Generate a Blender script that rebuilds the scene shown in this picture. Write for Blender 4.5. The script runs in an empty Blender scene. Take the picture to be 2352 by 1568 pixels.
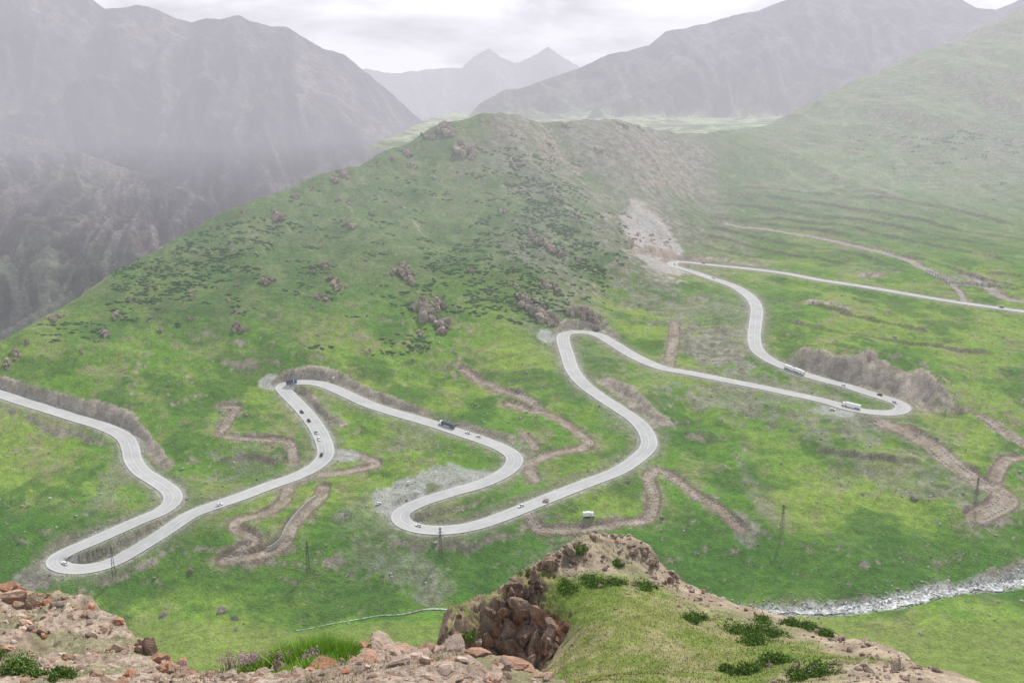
import bpy, bmesh, math, numpy as np, time
from mathutils import Vector, Matrix
rng=np.random.default_rng(7)
F=2221.0; P=math.radians(14.73); SP,CP=math.sin(P),math.cos(P); CZ=300.0
def pt(u,v,Y):
    u=np.asarray(u,float);v=np.asarray(v,float);Y=np.asarray(Y,float)
    cx=(u-1176)/F; cy=(784-v)/F
    dy=CP+cy*SP; dz=-SP+cy*CP
    return np.stack([cx/dy*Y, Y+0*u, CZ+dz/dy*Y],-1)
def pts(L): A=np.array(L,float); return pt(A[:,0],A[:,1],A[:,2])
# ---------- noise
def h2(ix,iy,seed):
    h=(ix.astype(np.int64)*374761393+iy.astype(np.int64)*668265263+seed*1442695041)&0xffffffff
    h=((h^(h>>13))*1274126177)&0xffffffff
    h=h^(h>>16)
    return (h&0xffff)/65535.0
def vn(x,y,seed=0):
    ix=np.floor(x);iy=np.floor(y);fx=x-ix;fy=y-iy
    fx=fx*fx*fx*(fx*(fx*6-15)+10);fy=fy*fy*fy*(fy*(fy*6-15)+10)
    a=h2(ix,iy,seed);b=h2(ix+1,iy,seed);c=h2(ix,iy+1,seed);d=h2(ix+1,iy+1,seed)
    return (a*(1-fx)+b*fx)*(1-fy)+(c*(1-fx)+d*fx)*fy
def fbm(x,y,o=4,seed=0,g=.5):
    s=0;a=1;t=0
    for i in range(o):
        s=s+a*vn(x+13.7*i,y+7.1*i,seed+i);t+=a;a*=g;x,y=x*1.6+y*1.2,-x*1.2+y*1.6
    return s/t
def ridged(x,y,o=5,seed=0,g=.5):
    s=0;a=1;t=0
    for i in range(o):
        s=s+a*(1-abs(2*vn(x,y,seed+i)-1));t+=a;a*=g;x,y=x*1.6+y*1.2,-x*1.2+y*1.6
    return s/t
def aridged(x,y,o=5,seed=0,g=.5):
    s=0;a=1;t=0
    for i in range(o):
        s=s+a*(1-abs(2*vn(x+.35*y*(i%2)+5*i,y+9*i,seed+i)-1));t+=a;a*=g;x,y=x*2.03,y*1.85
    return s/t
def ss(a,b,x):
    t=np.clip((x-a)/(b-a),0,1); return t*t*(3-2*t)
class TPS:
    def __init__(s,W,lam=1e-4,sc=1000.):
        s.sc=sc;s.p=W[:,:2]/sc;n=len(W);s.n=n
        K=s.k(s.p)+lam*np.eye(n);Q=np.c_[np.ones(n),s.p]
        A=np.block([[K,Q],[Q.T,np.zeros((3,3))]])
        s.w=np.linalg.solve(A,np.r_[W[:,2],0,0,0])
    def k(s,q):
        d=((q[:,None,:]-s.p[None])**2).sum(-1); return .5*d*np.log(d+1e-12)
    def __call__(s,x,y):
        sh=np.shape(x);q=np.c_[np.ravel(x),np.ravel(y)]/s.sc;o=np.empty(len(q))
        for i in range(0,len(q),40000):
            c=q[i:i+40000];o[i:i+40000]=s.k(c)@s.w[:s.n]+s.w[s.n]+c@s.w[s.n+1:]
        return o.reshape(sh)
# ---------- mesh helpers
def make_mesh(name,V,Fc,mats,cols=None,smooth=False,midx=None,attrs=None):
    V=np.asarray(V,np.float32);Fc=np.asarray(Fc,np.int32)
    me=bpy.data.meshes.new(name);k=Fc.shape[1]
    me.vertices.add(len(V));me.vertices.foreach_set('co',V.ravel())
    me.loops.add(Fc.size);me.loops.foreach_set('vertex_index',Fc.ravel())
    me.polygons.add(len(Fc));me.polygons.foreach_set('loop_start',np.arange(0,Fc.size,k,dtype=np.int32))
    if midx is not None: me.polygons.foreach_set('material_index',np.asarray(midx,np.int32))
    me.update(calc_edges=True);me.validate()
    me.polygons.foreach_set('use_smooth',np.full(len(me.polygons),smooth))
    if cols is not None:
        a=me.color_attributes.new('gcol','FLOAT_COLOR','POINT')
        a.data.foreach_set('color',np.c_[cols,np.ones(len(cols))].astype(np.float32).ravel())
    for k2,v2 in (attrs or {}).items():
        a=me.attributes.new(k2,'FLOAT','POINT');a.data.foreach_set('value',np.asarray(v2,np.float32).ravel())
    for m in (mats if isinstance(mats,list) else [mats]): me.materials.append(m)
    ob=bpy.data.objects.new(name,me);bpy.context.scene.collection.objects.link(ob);return ob
def gridfaces(r,c):
    i=np.arange(r-1)[:,None]*c+np.arange(c-1)[None]
    i=i.ravel();return np.stack([i,i+1,i+c+1,i+c],-1)
class Fan:
    def __init__(s,s0,s1,ns,Ys):
        s.S=np.linspace(s0,s1,ns);s.Ys=np.asarray(Ys);s.X=s.Ys[:,None]*s.S[None];s.Y=np.repeat(s.Ys[:,None],ns,1)
    def sample(s,A,x,y):
        x=np.asarray(x,float);y=np.asarray(y,float)
        r=np.interp(y,s.Ys,np.arange(len(s.Ys)));c=np.interp(x/y,s.S,np.arange(len(s.S)))
        r0=np.clip(r.astype(int),0,len(s.Ys)-2);c0=np.clip(c.astype(int),0,len(s.S)-2);fr=r-r0;fc=c-c0
        return (A[r0,c0]*(1-fc)+A[r0,c0+1]*fc)*(1-fr)+(A[r0+1,c0]*(1-fc)+A[r0+1,c0+1]*fc)*fr
    def slope(s,Z):
        zr=np.gradient(Z,axis=0)/np.gradient(s.Ys)[:,None]
        zx=np.gradient(Z,axis=1)/(s.Y*(s.S[1]-s.S[0]))
        zy=zr-zx*s.S[None]
        return zx,zy
    def mesh(s,name,Z,mat,cols,attrs=None,smooth=True):
        V=np.stack([s.X,s.Y,Z],-1).reshape(-1,3)
        return make_mesh(name,V,gridfaces(len(s.Ys),len(s.S)),mat,cols.reshape(-1,3),smooth,attrs=attrs)
# ---------- materials
def newmat(name):
    m=bpy.data.materials.new(name);m.use_nodes=True;nt=m.node_tree;b=nt.nodes['Principled BSDF']
    b.inputs['Roughness'].default_value=.9;b.inputs['Specular IOR Level'].default_value=.12
    return m,nt,b
def N(nt,t,**k):
    n=nt.nodes.new(t)
    for a,v in k.items(): setattr(n,a,v)
    return n
def ground_mat(name,scales,amp,bump,bdist,rocky=False,lichen=False,stretch=None):
    m,nt,b=newmat(name);L=nt.links.new
    at=N(nt,'ShaderNodeAttribute',attribute_name='gcol')
    tc=N(nt,'ShaderNodeTexCoord');cur=at.outputs['Color'];bh=None;src=tc.outputs['Object']
    if stretch:
        mp=N(nt,'ShaderNodeMapping');mp.inputs['Scale'].default_value=stretch;L(src,mp.inputs[0]);src=mp.outputs[0]
    for i,sc in enumerate(scales):
        n=N(nt,'ShaderNodeTexNoise');n.inputs['Scale'].default_value=sc;n.inputs['Detail'].default_value=6;n.inputs['Roughness'].default_value=.65
        L(src,n.inputs['Vector'])
        mr=N(nt,'ShaderNodeMapRange');mr.inputs[1].default_value=.3;mr.inputs[2].default_value=.7
        mr.inputs[3].default_value=1-amp[i];mr.inputs[4].default_value=1+amp[i];L(n.outputs['Fac'],mr.inputs[0])
        mx=N(nt,'ShaderNodeVectorMath',operation='SCALE');L(cur,mx.inputs[0]);L(mr.outputs[0],mx.inputs['Scale']);cur=mx.outputs[0]
        if bh is None: bh=n.outputs['Fac']
        else:
            ad=N(nt,'ShaderNodeMath',operation='MULTIPLY_ADD');L(n.outputs['Fac'],ad.inputs[0]);ad.inputs[1].default_value=.5;L(bh,ad.inputs[2]);bh=ad.outputs[0]
    if lichen:
        n=N(nt,'ShaderNodeTexNoise');n.inputs['Scale'].default_value=lichen;n.inputs['Detail'].default_value=5;L(tc.outputs['Object'],n.inputs['Vector'])
        mr=N(nt,'ShaderNodeMapRange');mr.inputs[1].default_value=.57;mr.inputs[2].default_value=.68;mr.inputs[4].default_value=.75;L(n.outputs['Fac'],mr.inputs[0])
        mix=N(nt,'ShaderNodeMix',data_type='RGBA');L(mr.outputs[0],mix.inputs[0]);L(cur,mix.inputs[6]);mix.inputs[7].default_value=(.42,.17,.08,1);cur=mix.outputs[2]
    L(cur,b.inputs['Base Color'])
    bp=N(nt,'ShaderNodeBump');bp.inputs['Strength'].default_value=bump;bp.inputs['Distance'].default_value=bdist;L(bh,bp.inputs['Height']);L(bp.outputs[0],b.inputs['Normal'])
    return m
def flat(name,c,rough=.6,noise=None,metal=0):
    m,nt,b=newmat(name);b.inputs['Base Color'].default_value=(*c,1);b.inputs['Roughness'].default_value=rough;b.inputs['Metallic'].default_value=metal
    if noise:
        tc=N(nt,'ShaderNodeTexCoord');n=N(nt,'ShaderNodeTexNoise');n.inputs['Scale'].default_value=noise;n.inputs['Detail'].default_value=6
        nt.links.new(tc.outputs['Object'],n.inputs['Vector']);r=N(nt,'ShaderNodeValToRGB')
        r.color_ramp.elements[0].position=.3;r.color_ramp.elements[1].position=.7
        r.color_ramp.elements[0].color=(*[x*.72 for x in c],1);r.color_ramp.elements[1].color=(*[min(1,x*1.25) for x in c],1)
        nt.links.new(n.outputs['Fac'],r.inputs[0]);nt.links.new(r.outputs[0],b.inputs['Base Color'])
    return m
M_ter=ground_mat('terrain_grass_and_earth',[.05,.2,.8],[.14,.2,.28],1.,2.0)
M_mtn=ground_mat('mountain_rock',[.006,.03,.1],[.25,.35,.4],1.0,18)
M_near=ground_mat('near_gravel',[.5,4,22],[.15,.25,.4],1.0,.08)
M_spur=ground_mat('spur_turf',[.25,1.6,8],[.15,.25,.35],.9,.25)
M_rockN=ground_mat('near_rock',[1.2,6,30],[.2,.25,.3],1.0,.06,lichen=1.6)
M_rockS=ground_mat('crag_rock',[.5,2,8],[.3,.4,.35],1.0,.35,lichen=.6,stretch=(1.6,1.6,.7))
M_rockH=ground_mat('outcrop_rock',[.12,.5,2],[.25,.35,.3],1.0,1.2)
M_fol=ground_mat('foliage',[.8],[.15],.1,.05)
M_conc=flat('concrete',(.40,.385,.35),.85,1.)
M_paint=flat('road_paint',(.7,.7,.67),.6)
M_dark=flat('weathered_steel',(.05,.05,.055),.6)
# ---------- terrain control
RIDGE=[(-500,1010,690),(-200,880,760),(0,800,790),(100,745,840),(200,690,890),(400,560,1000),(550,490,1090),(650,447,1150),(750,402,1220),(880,352,1310),(1000,303,1400),(1080,285,1430),(1170,275,1460),(1300,283,1540),(1430,286,1620),(1520,300,1690),(1600,306,1760),(1750,292,1950),(1850,253,2050),(2000,180,2200),(2100,134,2300),(2220,95,2380),(2352,40,2450),(2700,-80,2550)]
CT=RIDGE+[(300,1568,430),(1200,1568,430),(2352,1568,425),(-200,1568,430),(2700,1568,430),(400,1480,468),(1000,1460,478),(1700,1470,470),(2300,1450,485),
(800,1425,505),(1100,1396,515),(1600,1400,514),(1900,1393,518),(2200,1350,542),(2352,1325,556),(2700,1290,570),(300,1440,495),(0,1440,495),(-400,1440,495),
(2352,1280,573),(2000,1300,553),(1600,1300,550),(1100,1300,550),(600,1320,540),(300,1350,530),(0,1350,525),
(2300,1200,605),(2000,1200,598),(1600,1220,585),(1200,1215,583),(930,1200,590),(700,1220,575),(500,1240,562),(150,1290,545),(0,1250,560),(-400,1250,560),(2700,1180,620),
(2300,1100,655),(1900,1100,650),(1600,1100,645),(1300,1120,630),(1000,1130,622),(700,1100,640),(400,1130,618),(100,1120,622),
(2200,1000,720),(1800,1000,712),(1500,1000,705),(1200,1030,682),(900,1010,695),(700,980,712),(500,1000,700),(300,1030,680),(100,1010,690),(-400,1050,670),
(2300,900,800),(1950,910,785),(1700,890,795),(1400,930,755),(1200,900,775),(1000,920,757),(800,910,762),(650,885,775),(400,950,725),(200,930,728),(0,905,735),
(2300,800,900),(2000,820,870),(1750,800,885),(1500,830,845),(1300,780,895),(1100,840,820),(900,850,810),(2700,850,860),
(2300,710,1020),(2000,690,1035),(1730,700,1010),(1500,720,985),(1400,690,1030),(2300,640,1130),(1950,620,1165),(1560,605,1180),
(2300,520,1420),(1950,500,1420),(1650,500,1400),(2700,560,1350),(2300,400,1720),(1950,400,1650),(1700,400,1620),(1580,450,1480),
(2300,250,2000),(2300,150,2150),(2100,250,1950),(1900,310,1880),(2100,330,1800),(2700,250,2000),
(200,850,775),(400,750,850),(600,700,890),(600,580,1010),(700,800,820),(900,700,920),(900,550,1070),(1100,700,940),(1100,550,1100),(1100,400,1280),(1300,650,1020),(1300,500,1200),(1300,380,1380),(1420,600,1110),(1430,450,1330),(1500,550,1230),(1500,380,1500)]
W=pts(CT)
W=np.r_[W,[[-300,250,75],[0,250,75],[300,250,75],[-150,100,150],[0,100,150],[150,100,150]]]
H0=TPS(W,1e-4)
def cast(uv,step=3.):
    uv=np.array(uv,float);Y=np.arange(400,2600,step);out=[]
    for i in range(0,len(uv),50):
        c=uv[i:i+50];Q=pt(np.repeat(c[:,:1],len(Y),1),np.repeat(c[:,1:2],len(Y),1),np.repeat(Y[None],len(c),0))
        d=Q[...,2]-H0(Q[...,0],Q[...,1])
        neg=d<0;k=np.argmax(neg,1);k=np.where(neg.any(1),np.maximum(k,1),len(Y)-1)
        j=np.arange(len(c));d0=d[j,k-1];d1=d[j,k];f=np.clip(d0/(d0-d1+1e-9),0,1)
        y=Y[k-1]+f*step;q=pt(c[:,0],c[:,1],y);out.append(q)
    return np.concatenate(out)
def spline(Pw,sp=2.):
    Pw=np.asarray(Pw);Q=np.r_[[2*Pw[0]-Pw[1]],Pw,[2*Pw[-1]-Pw[-2]]];o=[]
    for i in range(1,len(Q)-2):
        t=np.linspace(0,1,12,endpoint=False)[:,None];a,b,c,d=Q[i-1],Q[i],Q[i+1],Q[i+2]
        o.append(.5*((2*b)+(-a+c)*t+(2*a-5*b+4*c-d)*t*t+(-a+3*b-3*c+d)*t**3))
    o.append(Q[-2][None]);o=np.concatenate(o)
    L=np.r_[0,np.cumsum(np.linalg.norm(np.diff(o[:,:2],axis=0),axis=1))];n=max(int(L[-1]/sp),3);l=np.linspace(0,L[-1],n)
    return np.stack([np.interp(l,L,o[:,k]) for k in range(3)],-1)
def smooth1(a,w):
    k=np.hanning(2*w+3)[1:-1];k/=k.sum();return np.convolve(np.pad(a,w,mode='edge'),k,'valid')
def path(uv,sp=2.,w=10,sm=3):
    o=spline(cast(uv),sp);w=min(w,max(1,len(o)//4))
    for k in (0,1):
        a=smooth1(o[:,k],min(sm,w));o[1:-1,k]=a[1:-1]
    o[:,2]=smooth1(o[:,2],w);return o
def tang(o):
    t=np.gradient(o[:,:2],axis=0);return t/np.linalg.norm(t,axis=1)[:,None]
ROAD=[(-160,862),(-60,888),(0,905),(60,925),(120,943),(180,962),(240,980),(285,1003),(300,1030),(305,1055),(325,1083),(360,1105),(392,1128),(397,1150),(370,1175),(320,1195),(260,1222),(200,1248),(150,1268),(128,1285),(140,1303),(180,1310),(230,1303),(270,1288),(320,1258),(380,1220),(440,1180),(500,1158),(560,1138),(620,1115),(680,1095),(725,1072),(748,1045),(742,1010),(720,970),(690,935),(660,905),(648,888),(665,878),(700,877),(740,882),(790,903),(850,930),(920,952),(990,972),(1060,995),(1120,1015),(1165,1035),(1183,1055),(1165,1082),(1110,1110),(1040,1130),(970,1152),(930,1170),(918,1185),(930,1205),(970,1217),(1030,1218),(1090,1208),(1150,1188),(1220,1160),(1290,1132),(1360,1105),(1420,1082),(1465,1052),(1490,1025),(1485,995),(1460,965),(1420,938),(1380,912),(1340,882),(1315,850),(1303,815),(1293,780),(1300,765),(1330,762),(1370,768),(1410,790),(1460,820),(1520,845),(1590,858),(1660,872),(1740,888),(1820,905),(1890,920),(1950,938),(2010,948),(2060,948),(2075,935),(2050,920),(2000,905),(1940,885),(1880,870),(1820,850),(1770,828),(1740,805),(1732,775),(1735,745),(1738,710),(1725,685),(1690,660),(1640,642),(1590,625),(1550,612),(1545,603),(1570,602),(1640,610),(1720,618),(1800,628),(1880,643),(1960,655),(2040,668),(2120,682),(2200,695),(2280,706),(2352,716),(2480,730)]
road=path(ROAD,2.,14)
TR=[([(515,935),(545,938),(530,960),(515,990),(505,1010),(560,1015),(620,1015),(660,1018),(672,1040),(675,1062)],3.2),
([(800,1040),(830,1045),(862,1072),(780,1085),(700,1100),(665,1120),(650,1150),(600,1180),(550,1190),(540,1210),(585,1235),(560,1255),(515,1283)],3.4),
([(515,1283),(600,1268),(650,1245),(670,1205),(700,1170),(735,1140),(742,1118)],4.2),
([(1065,845),(1110,870),(1160,895),(1215,918),(1242,942)],4.3),
([(1170,925),(1240,945),(1290,965),(1330,990),(1350,1015),(1310,1035),(1250,1048),(1215,1070),(1225,1098)],4.2),
([(1215,1185),(1240,1212),(1290,1212),(1350,1215),(1430,1203),(1480,1195),(1500,1165),(1500,1130),(1490,1095),(1520,1082),(1560,1110),(1600,1145),(1650,1175),(1700,1215)],3.6),
([(1550,740),(1545,790),(1535,838)],4.4),
([(2030,975),(2090,1000),(2140,1025),(2190,1070),(2240,1100),(2300,1130),(2308,1150),(2270,1175),(2245,1192)],8.),
([(2255,958),(2300,985),(2352,1015),(2420,1050)],5.5),([(2352,1050),(2310,1058),(2285,1100)],4.),
([(1200,995),(1215,1010),(1230,1030)],2.8),
([(1670,520),(1780,535),(1880,548),(1980,572),(2070,590),(2130,615),(2180,640),(2260,655),(2300,680),(2352,690),(2450,700)],7.),
([(2180,640),(2205,670),(2215,692)],3.5),([(2240,632),(2262,655)],5.)]
tracks=[(path(a,2.,6,1),w) for a,w in TR]
TL=[[(1670,430),(1800,440),(1900,455),(2050,465),(2180,490)],[(1640,448),(1760,458),(1900,475),(2050,500),(2200,530),(2352,552),(2450,565)],[(1620,470),(1750,480),(1900,500),(2050,520),(2200,552),(2352,572)],[(1610,490),(1800,508),(2000,535),(2200,575),(2300,598),(2352,620)],[(1600,540),(1700,560),(1850,592),(1950,605)],[(1590,555),(1650,575),(1800,600)],[(1620,508),(1700,515),(1850,530),(1960,552)],[(1900,440),(2000,450),(2100,470),(2250,500),(2352,520)],[(2050,585),(2150,600),(2260,640),(2352,660)],[(1600,520),(1720,545),(1900,575),(2050,610)],[(1780,740),(1900,765),(2000,790),(2100,800),(2300,820)],[(1850,700),(2000,740),(2150,770)],[(2150,640),(2240,650),(2352,668)],[(2260,625),(2352,640),(2400,645)],[(1870,1035),(2000,1062),(2130,1075)],[(500,1060),(580,1050),(640,1062)]]
tlines=[path(a,3.,8) for a in TL]
SC=[([(1790,832),(1860,856),(1930,872),(2010,894),(2075,918),(2115,940),(2150,962)],24,24,75),
([(1425,570),(1450,590),(1500,595),(1560,585)],10,11,60),
([(640,872),(710,862),(760,866),(800,888),(860,915),(930,940),(1000,957)],4.5,7,40),
([(-100,862),(0,890),(60,908),(130,927),(200,945),(260,964),(305,988),(335,1022),(360,1057),(400,1088)],4.5,7,40),
([(1040,974),(1120,998),(1190,1018)],2.5,4,30),([(1365,868),(1420,905),(1470,945),(1515,988)],6.5,11,35),
([(1270,752),(1340,748),(1390,760),(1420,782)],5,6,40),([(1840,700),(1900,705),(1960,715)],4,6,30),([(1960,630),(2000,636),(2040,634)],5,6,25),([(690,900),(720,945),(750,965),(800,985)],3,6,20),([(1500,600),(1620,598),(1700,606),(1780,612)],2.5,4,30)]
Ys=np.r_[np.geomspace(60,400,90)[:-1],np.geomspace(400,3000,720)]
fan=Fan(-.78,.78,1150,Ys);X,Y=fan.X,fan.Y
Z=H0(X,Y)
dS=fan.S[1]-fan.S[0]
def stamp(o,R):
    D=np.full(X.shape,1e9);I=np.zeros(X.shape,int)
    for k in range(len(o)):
        x,y=o[k,0],o[k,1]
        r0,r1=np.searchsorted(fan.Ys,[y-R,y+R]);
        if r1<=r0: continue
        c0=int(max(0,np.floor(((x-R)/(y+(R if x-R>0 else -R))-fan.S[0])/dS)));c1=int(min(len(fan.S),np.ceil(((x+R)/(y-(R if x+R>0 else -R))-fan.S[0])/dS)+1))
        if c1<=c0: continue
        d=(X[r0:r1,c0:c1]-x)**2+(Y[r0:r1,c0:c1]-y)**2;s=D[r0:r1,c0:c1];m=d<s;s[m]=d[m];I[r0:r1,c0:c1][m]=k
    return np.sqrt(D),I
rd,ri=stamp(road,42)
S2=np.repeat(fan.S[None],len(fan.Ys),0)
nearroad=1-ss(8,34,rd)
valley=1-ss(60,110,Z)
wx_=fbm(X/120,Y/120,3,9)*2
rsl=ss(.20,.34,S2)*ss(95,150,Z)
# livestock trails following the contours
tph=Z*1.05+fbm(X/80,Y/80,4,111)*9
trail=ss(.35,.9,np.sin(tph))*ss(.42,.58,fbm(X/70,Y/110,3,113))*rsl
trail=np.maximum(trail,ss(.5,.95,np.sin(Z*1.7+fbm(X/60,Y/60,4,115)*8))*ss(.52,.64,fbm(X/90,Y/90,3,117))*.6*(1-rsl)*ss(30,45,Z)*(1-nearroad))
Z+= (fbm(X/90,Y/90,4,3)-.5)*9*(1-nearroad*.9)*ss(400,520,Y)
bumps=ridged(X/60+wx_,Y/46,4,21)
Z+= (bumps-.6)*8.0*(1-nearroad)*valley*ss(470,540,Y)
ter2=ridged((X*.25+Y)/16+fbm(X/40,Y/40,3,31)*3,X/150,3,29)
Z+= (ter2-.6)*1.8*(1-nearroad)*ss(.45,.65,fbm(X/110,Y/70,3,37))
Z+= (fbm(X/14,Y/14,4,5)-.5)*2.4*(1-nearroad*.8)
Z+= (fbm(X/4,Y/4,3,6)-.5)*.6*(1-nearroad)
Z+= trail*.8*rsl
hill=ss(85,140,Z)
Z+= (aridged((X+Y*.35)/150,Y/420,4,33)-.6)*24*hill*(1-nearroad)
scar=np.zeros_like(Z)
for uv,Hh,wf,dec in SC:
    o=path(uv,3.,3);D,I=stamp(o,dec*1.8);t=tang(o)
    px=X-o[I,0];py=Y-o[I,1];sd=-t[I,1]*px+t[I,0]*py
    al=I/(len(o)-1);tap=np.maximum(0,np.sin(np.pi*al))**.7*(.6+.8*fbm(X/20,Y/20,2,43))
    jag=1+1.1*(fbm(X/25,Y/25,3,44)-.5)
    ok=D<1e8
    prof=ss(0,wf,np.where(ok,sd,-1)*jag)*np.exp(-(np.where(ok,D,0)/dec)**2)*tap
    Z+=np.where(ok,prof*Hh,0);scar=np.maximum(scar,np.where(ok&(sd>-3)&(sd*jag<wf*1.05)&(D<wf*1.6),ss(0.1,.45,tap),0))
Z+=(fbm(X/9,Y/9,3,46)-.5)*.8*scar
RW=pts(RIDGE);rs=RW[:,0]/RW[:,1]
Yr=np.interp(fan.S,rs,RW[:,1]);Yr=smooth1(Yr,6)[None]
d=np.maximum(0,Y-Yr);k=np.interp(S2,[rs[13],rs[17]],[.95,.45])
Z-=d*d/(d+60)*k+0
Z=np.maximum(Z,-430)
STR=[(680,1436),(780,1425),(850,1415),(920,1408),(980,1394),(1060,1393),(1140,1398),(1400,1402),(1700,1398),(1820,1393),(1900,1393),(2000,1392),(2060,1385),(2130,1365),(2200,1350),(2280,1340),(2352,1325),(2500,1300)]
stream=path(STR,2.,8);sdm,si=stamp(stream,40);Z-=2.2*(1-ss(2,12,sdm))
dirt=np.zeros_like(Z);edge=np.zeros_like(Z);oldr=np.zeros_like(Z)
for ti,(o,w) in enumerate(tracks):
    o[:,2]=fan.sample(Z,o[:,0],o[:,1]);o[:,2]=smooth1(o[:,2],min(5,len(o)//4))-.9
    D,I=stamp(o,w+14);wv=w*(1+.8*(fbm(X/9,Y/9,3,70)-.5))
    m=1-ss(wv,wv+2.,D);Z=Z*(1-m)+o[I,2]*m;dirt=np.maximum(dirt,1-ss(wv,wv+2.6,D));edge=np.maximum(edge,ss(w-.6,w+.8,D)*(1-ss(w+1,w+3,D)))
    dirt=np.maximum(dirt,(1-ss(w,w+11,D))*ss(.52,.62,fbm(X/7,Y/7,4,73))*.7)
    if ti in (11,12,13): oldr=np.maximum(oldr,1-ss(w*.6,w*.9,D))
tl=np.zeros_like(Z)
for o in tlines:
    D,I=stamp(o,20);t=tang(o);sd=-t[I,1]*(X-o[I,0])+t[I,0]*(Y-o[I,1]);ok=D<1e8
    far=1+ss(1150,1500,Y)*.9
    al=I/(len(o)-1);tap=ss(0,.1,al)*ss(0,.1,1-al);br=.6+.4*ss(.35,.6,fbm(X/30,Y/30,2,91))
    Z+=np.where(ok,(ss(0,4*far,sd)*3.2-ss(4*far,17,sd)*3.2)*tap*br*(1-nearroad),0)
    tl=np.maximum(tl,np.where(ok&(sd>-1.2*far)&(sd<3.6*far),tap*br,0))
rw=8.2;zr=road[ri,2];cut=Z>zr
fw=np.where(cut,5.,15.)*(1+.8*(fbm(X/10,Y/10,2,48)-.5));m=1-ss(0,1,(rd-rw)/fw);m=np.where(rd<1e8,m,0);Z=Z*(1-m)+zr*m
pat=np.zeros_like(Z);pal=np.zeros_like(Z)
def blob(u,v,ru,rv):
    c=cast([(u,v)])[0];t=max((CZ-c[2])/c[1],.08);rx=ru/F*c[1];ry=rv/F*c[1]/t
    return ((X-c[0])/rx)**2+((Y-c[1])/ry)**2
ns=fbm(X/14,Y/14,5,55,.65);nsL=fbm(X/60,Y/90,4,56,.5)
for u,v,ru,rv,a in [(1640,790,85,60,1),(1740,905,240,45,.7),(950,1290,170,50,.55),(975,1345,45,60,.7),(1960,985,110,30,.8),(90,1330,70,35,1),(560,1055,100,35,.5),(2060,1080,190,50,.5),(1250,350,120,70,.7),(1430,350,190,70,.85),(1330,640,70,120,.25),(1480,640,90,50,.7),(270,1110,60,60,.5),(960,1000,80,25,.5),(1720,1215,50,30,.8),(1740,1150,30,70,.4),(830,1200,70,60,.4),(1200,1010,20,30,.5),(2230,1150,100,50,.75),(2000,625,60,15,.5),(1600,400,60,60,.6),(2230,640,80,16,.85),(900,1300,60,20,.6),(1010,1300,50,50,.5),(1400,470,90,90,.4),(740,960,40,40,.5),(1430,960,60,40,.4),(2000,1000,200,30,.4),(1300,1270,120,20,.4)]:
    b=blob(u,v,ru,rv)
    if v<500: pat=np.maximum(pat,a*.85*ss(-.1,.5,(1-b)*.5+(nsL-.5)*1.2+(ns-.5)*.5))
    else: pat=np.maximum(pat,a*ss(.0,.35,(1-b)*.5+(ns-.5)*2.0))
for u,v,ru,rv in [(1060,1095,115,24),(895,1150,45,30),(940,1120,50,25),(1910,945,55,14),(790,1045,45,14),(620,875,30,10),(1500,603,50,7),(1255,775,25,12),(1500,560,75,38)]:
    b=blob(u,v,ru,rv);pal=np.maximum(pal,ss(.0,.3,(1-b)*.6+(ns-.5)*.9))
zx,zy=fan.slope(Z);sl=np.hypot(zx,zy)
def C(*a): return np.array(a,float)
def mix(a,b,t): return a*(1-t[...,None])+b*t[...,None]
O=0*Z[...,None]
n1=fbm(X/70,Y/70,5,11);n2=fbm(X/22,Y/22,5,12,.65);n3=fbm(X/6,Y/6,4,13,.65);n4=fbm(X/2.5,Y/2.5,3,14)
col=mix(C(.105,.225,.022)+O,C(.19,.29,.042),ss(.35,.65,n1))
col=mix(col,C(.23,.24,.09),ss(.5,.68,n2)*.6)
col=mix(col,C(.25,.23,.15),ss(.58,.7,n3*.6+n2*.4)*.6)
col=mix(col,C(.05,.135,.014),ss(.48,.66,fbm(X/40,Y/40,5,17,.65))*.75)
lush=ss(515,530,Y)*(1-ss(565,610,Y+(n1-.5)*60))
col=mix(col,C(.048,.14,.012),lush*.7)
hl=ss(72,120,Z)
col=mix(col,mix(C(.085,.15,.052)+O,C(.13,.18,.075),ss(.4,.6,n2)),hl*.9)
col=mix(col,C(.05,.10,.035),ss(.50,.62,fbm(X/45,Y/80,5,18,.6))*hl*.45*(1-ss(.15,.3,S2)))
col=mix(col,C(.19,.18,.14),ss(.44,.62,nsL)*ss(150,240,Z)*.55)
col=mix(col,mix(C(.15,.225,.09)+O,C(.22,.26,.15),ss(.42,.6,n2)),rsl*.9)
col=mix(col,C(.18,.24,.05),(1-ss(485,505,Y))*.8)
col=mix(col,C(.09,.11,.05)+O,trail*.55)
gr=mix(C(.17,.155,.12)+O,C(.29,.275,.24),ss(.3,.7,n3))
col=mix(col,gr,pat*.85)
dk=mix(C(.21,.175,.135)+O,C(.33,.285,.23),ss(.3,.7,n3))
col=mix(col,dk,ss(.5,.8,sl+(n3-.5)*.5)*.85)
col=mix(col,mix(C(.23,.195,.155)+O,C(.42,.36,.30),ss(.3,.7,n2*.4+n3*.6)),np.clip(scar,0,1)*ss(.32,.46,n2*.5+n3*.5+.06)*.92)
col=mix(col,mix(C(.27,.205,.16)+O,C(.38,.32,.27),ss(.35,.65,n3)),dirt*.9)
col=mix(col,C(.13,.095,.07)+O,edge*.65*ss(.35,.5,n3+.1))
col=mix(col,C(.31,.295,.27)+O,oldr*.9)
col=mix(col,C(.10,.10,.06)+O,tl*.65)
shoulder=(1-ss(rw-.5,rw+1.8,rd+(n3-.5)*4));col=mix(col,C(.33,.32,.29)+O,shoulder*.85)
vrg=(1-ss(rw,rw+11,rd+(n3-.5)*14));col=mix(col,C(.24,.22,.165)+O,vrg*.6*(1-shoulder))
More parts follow.
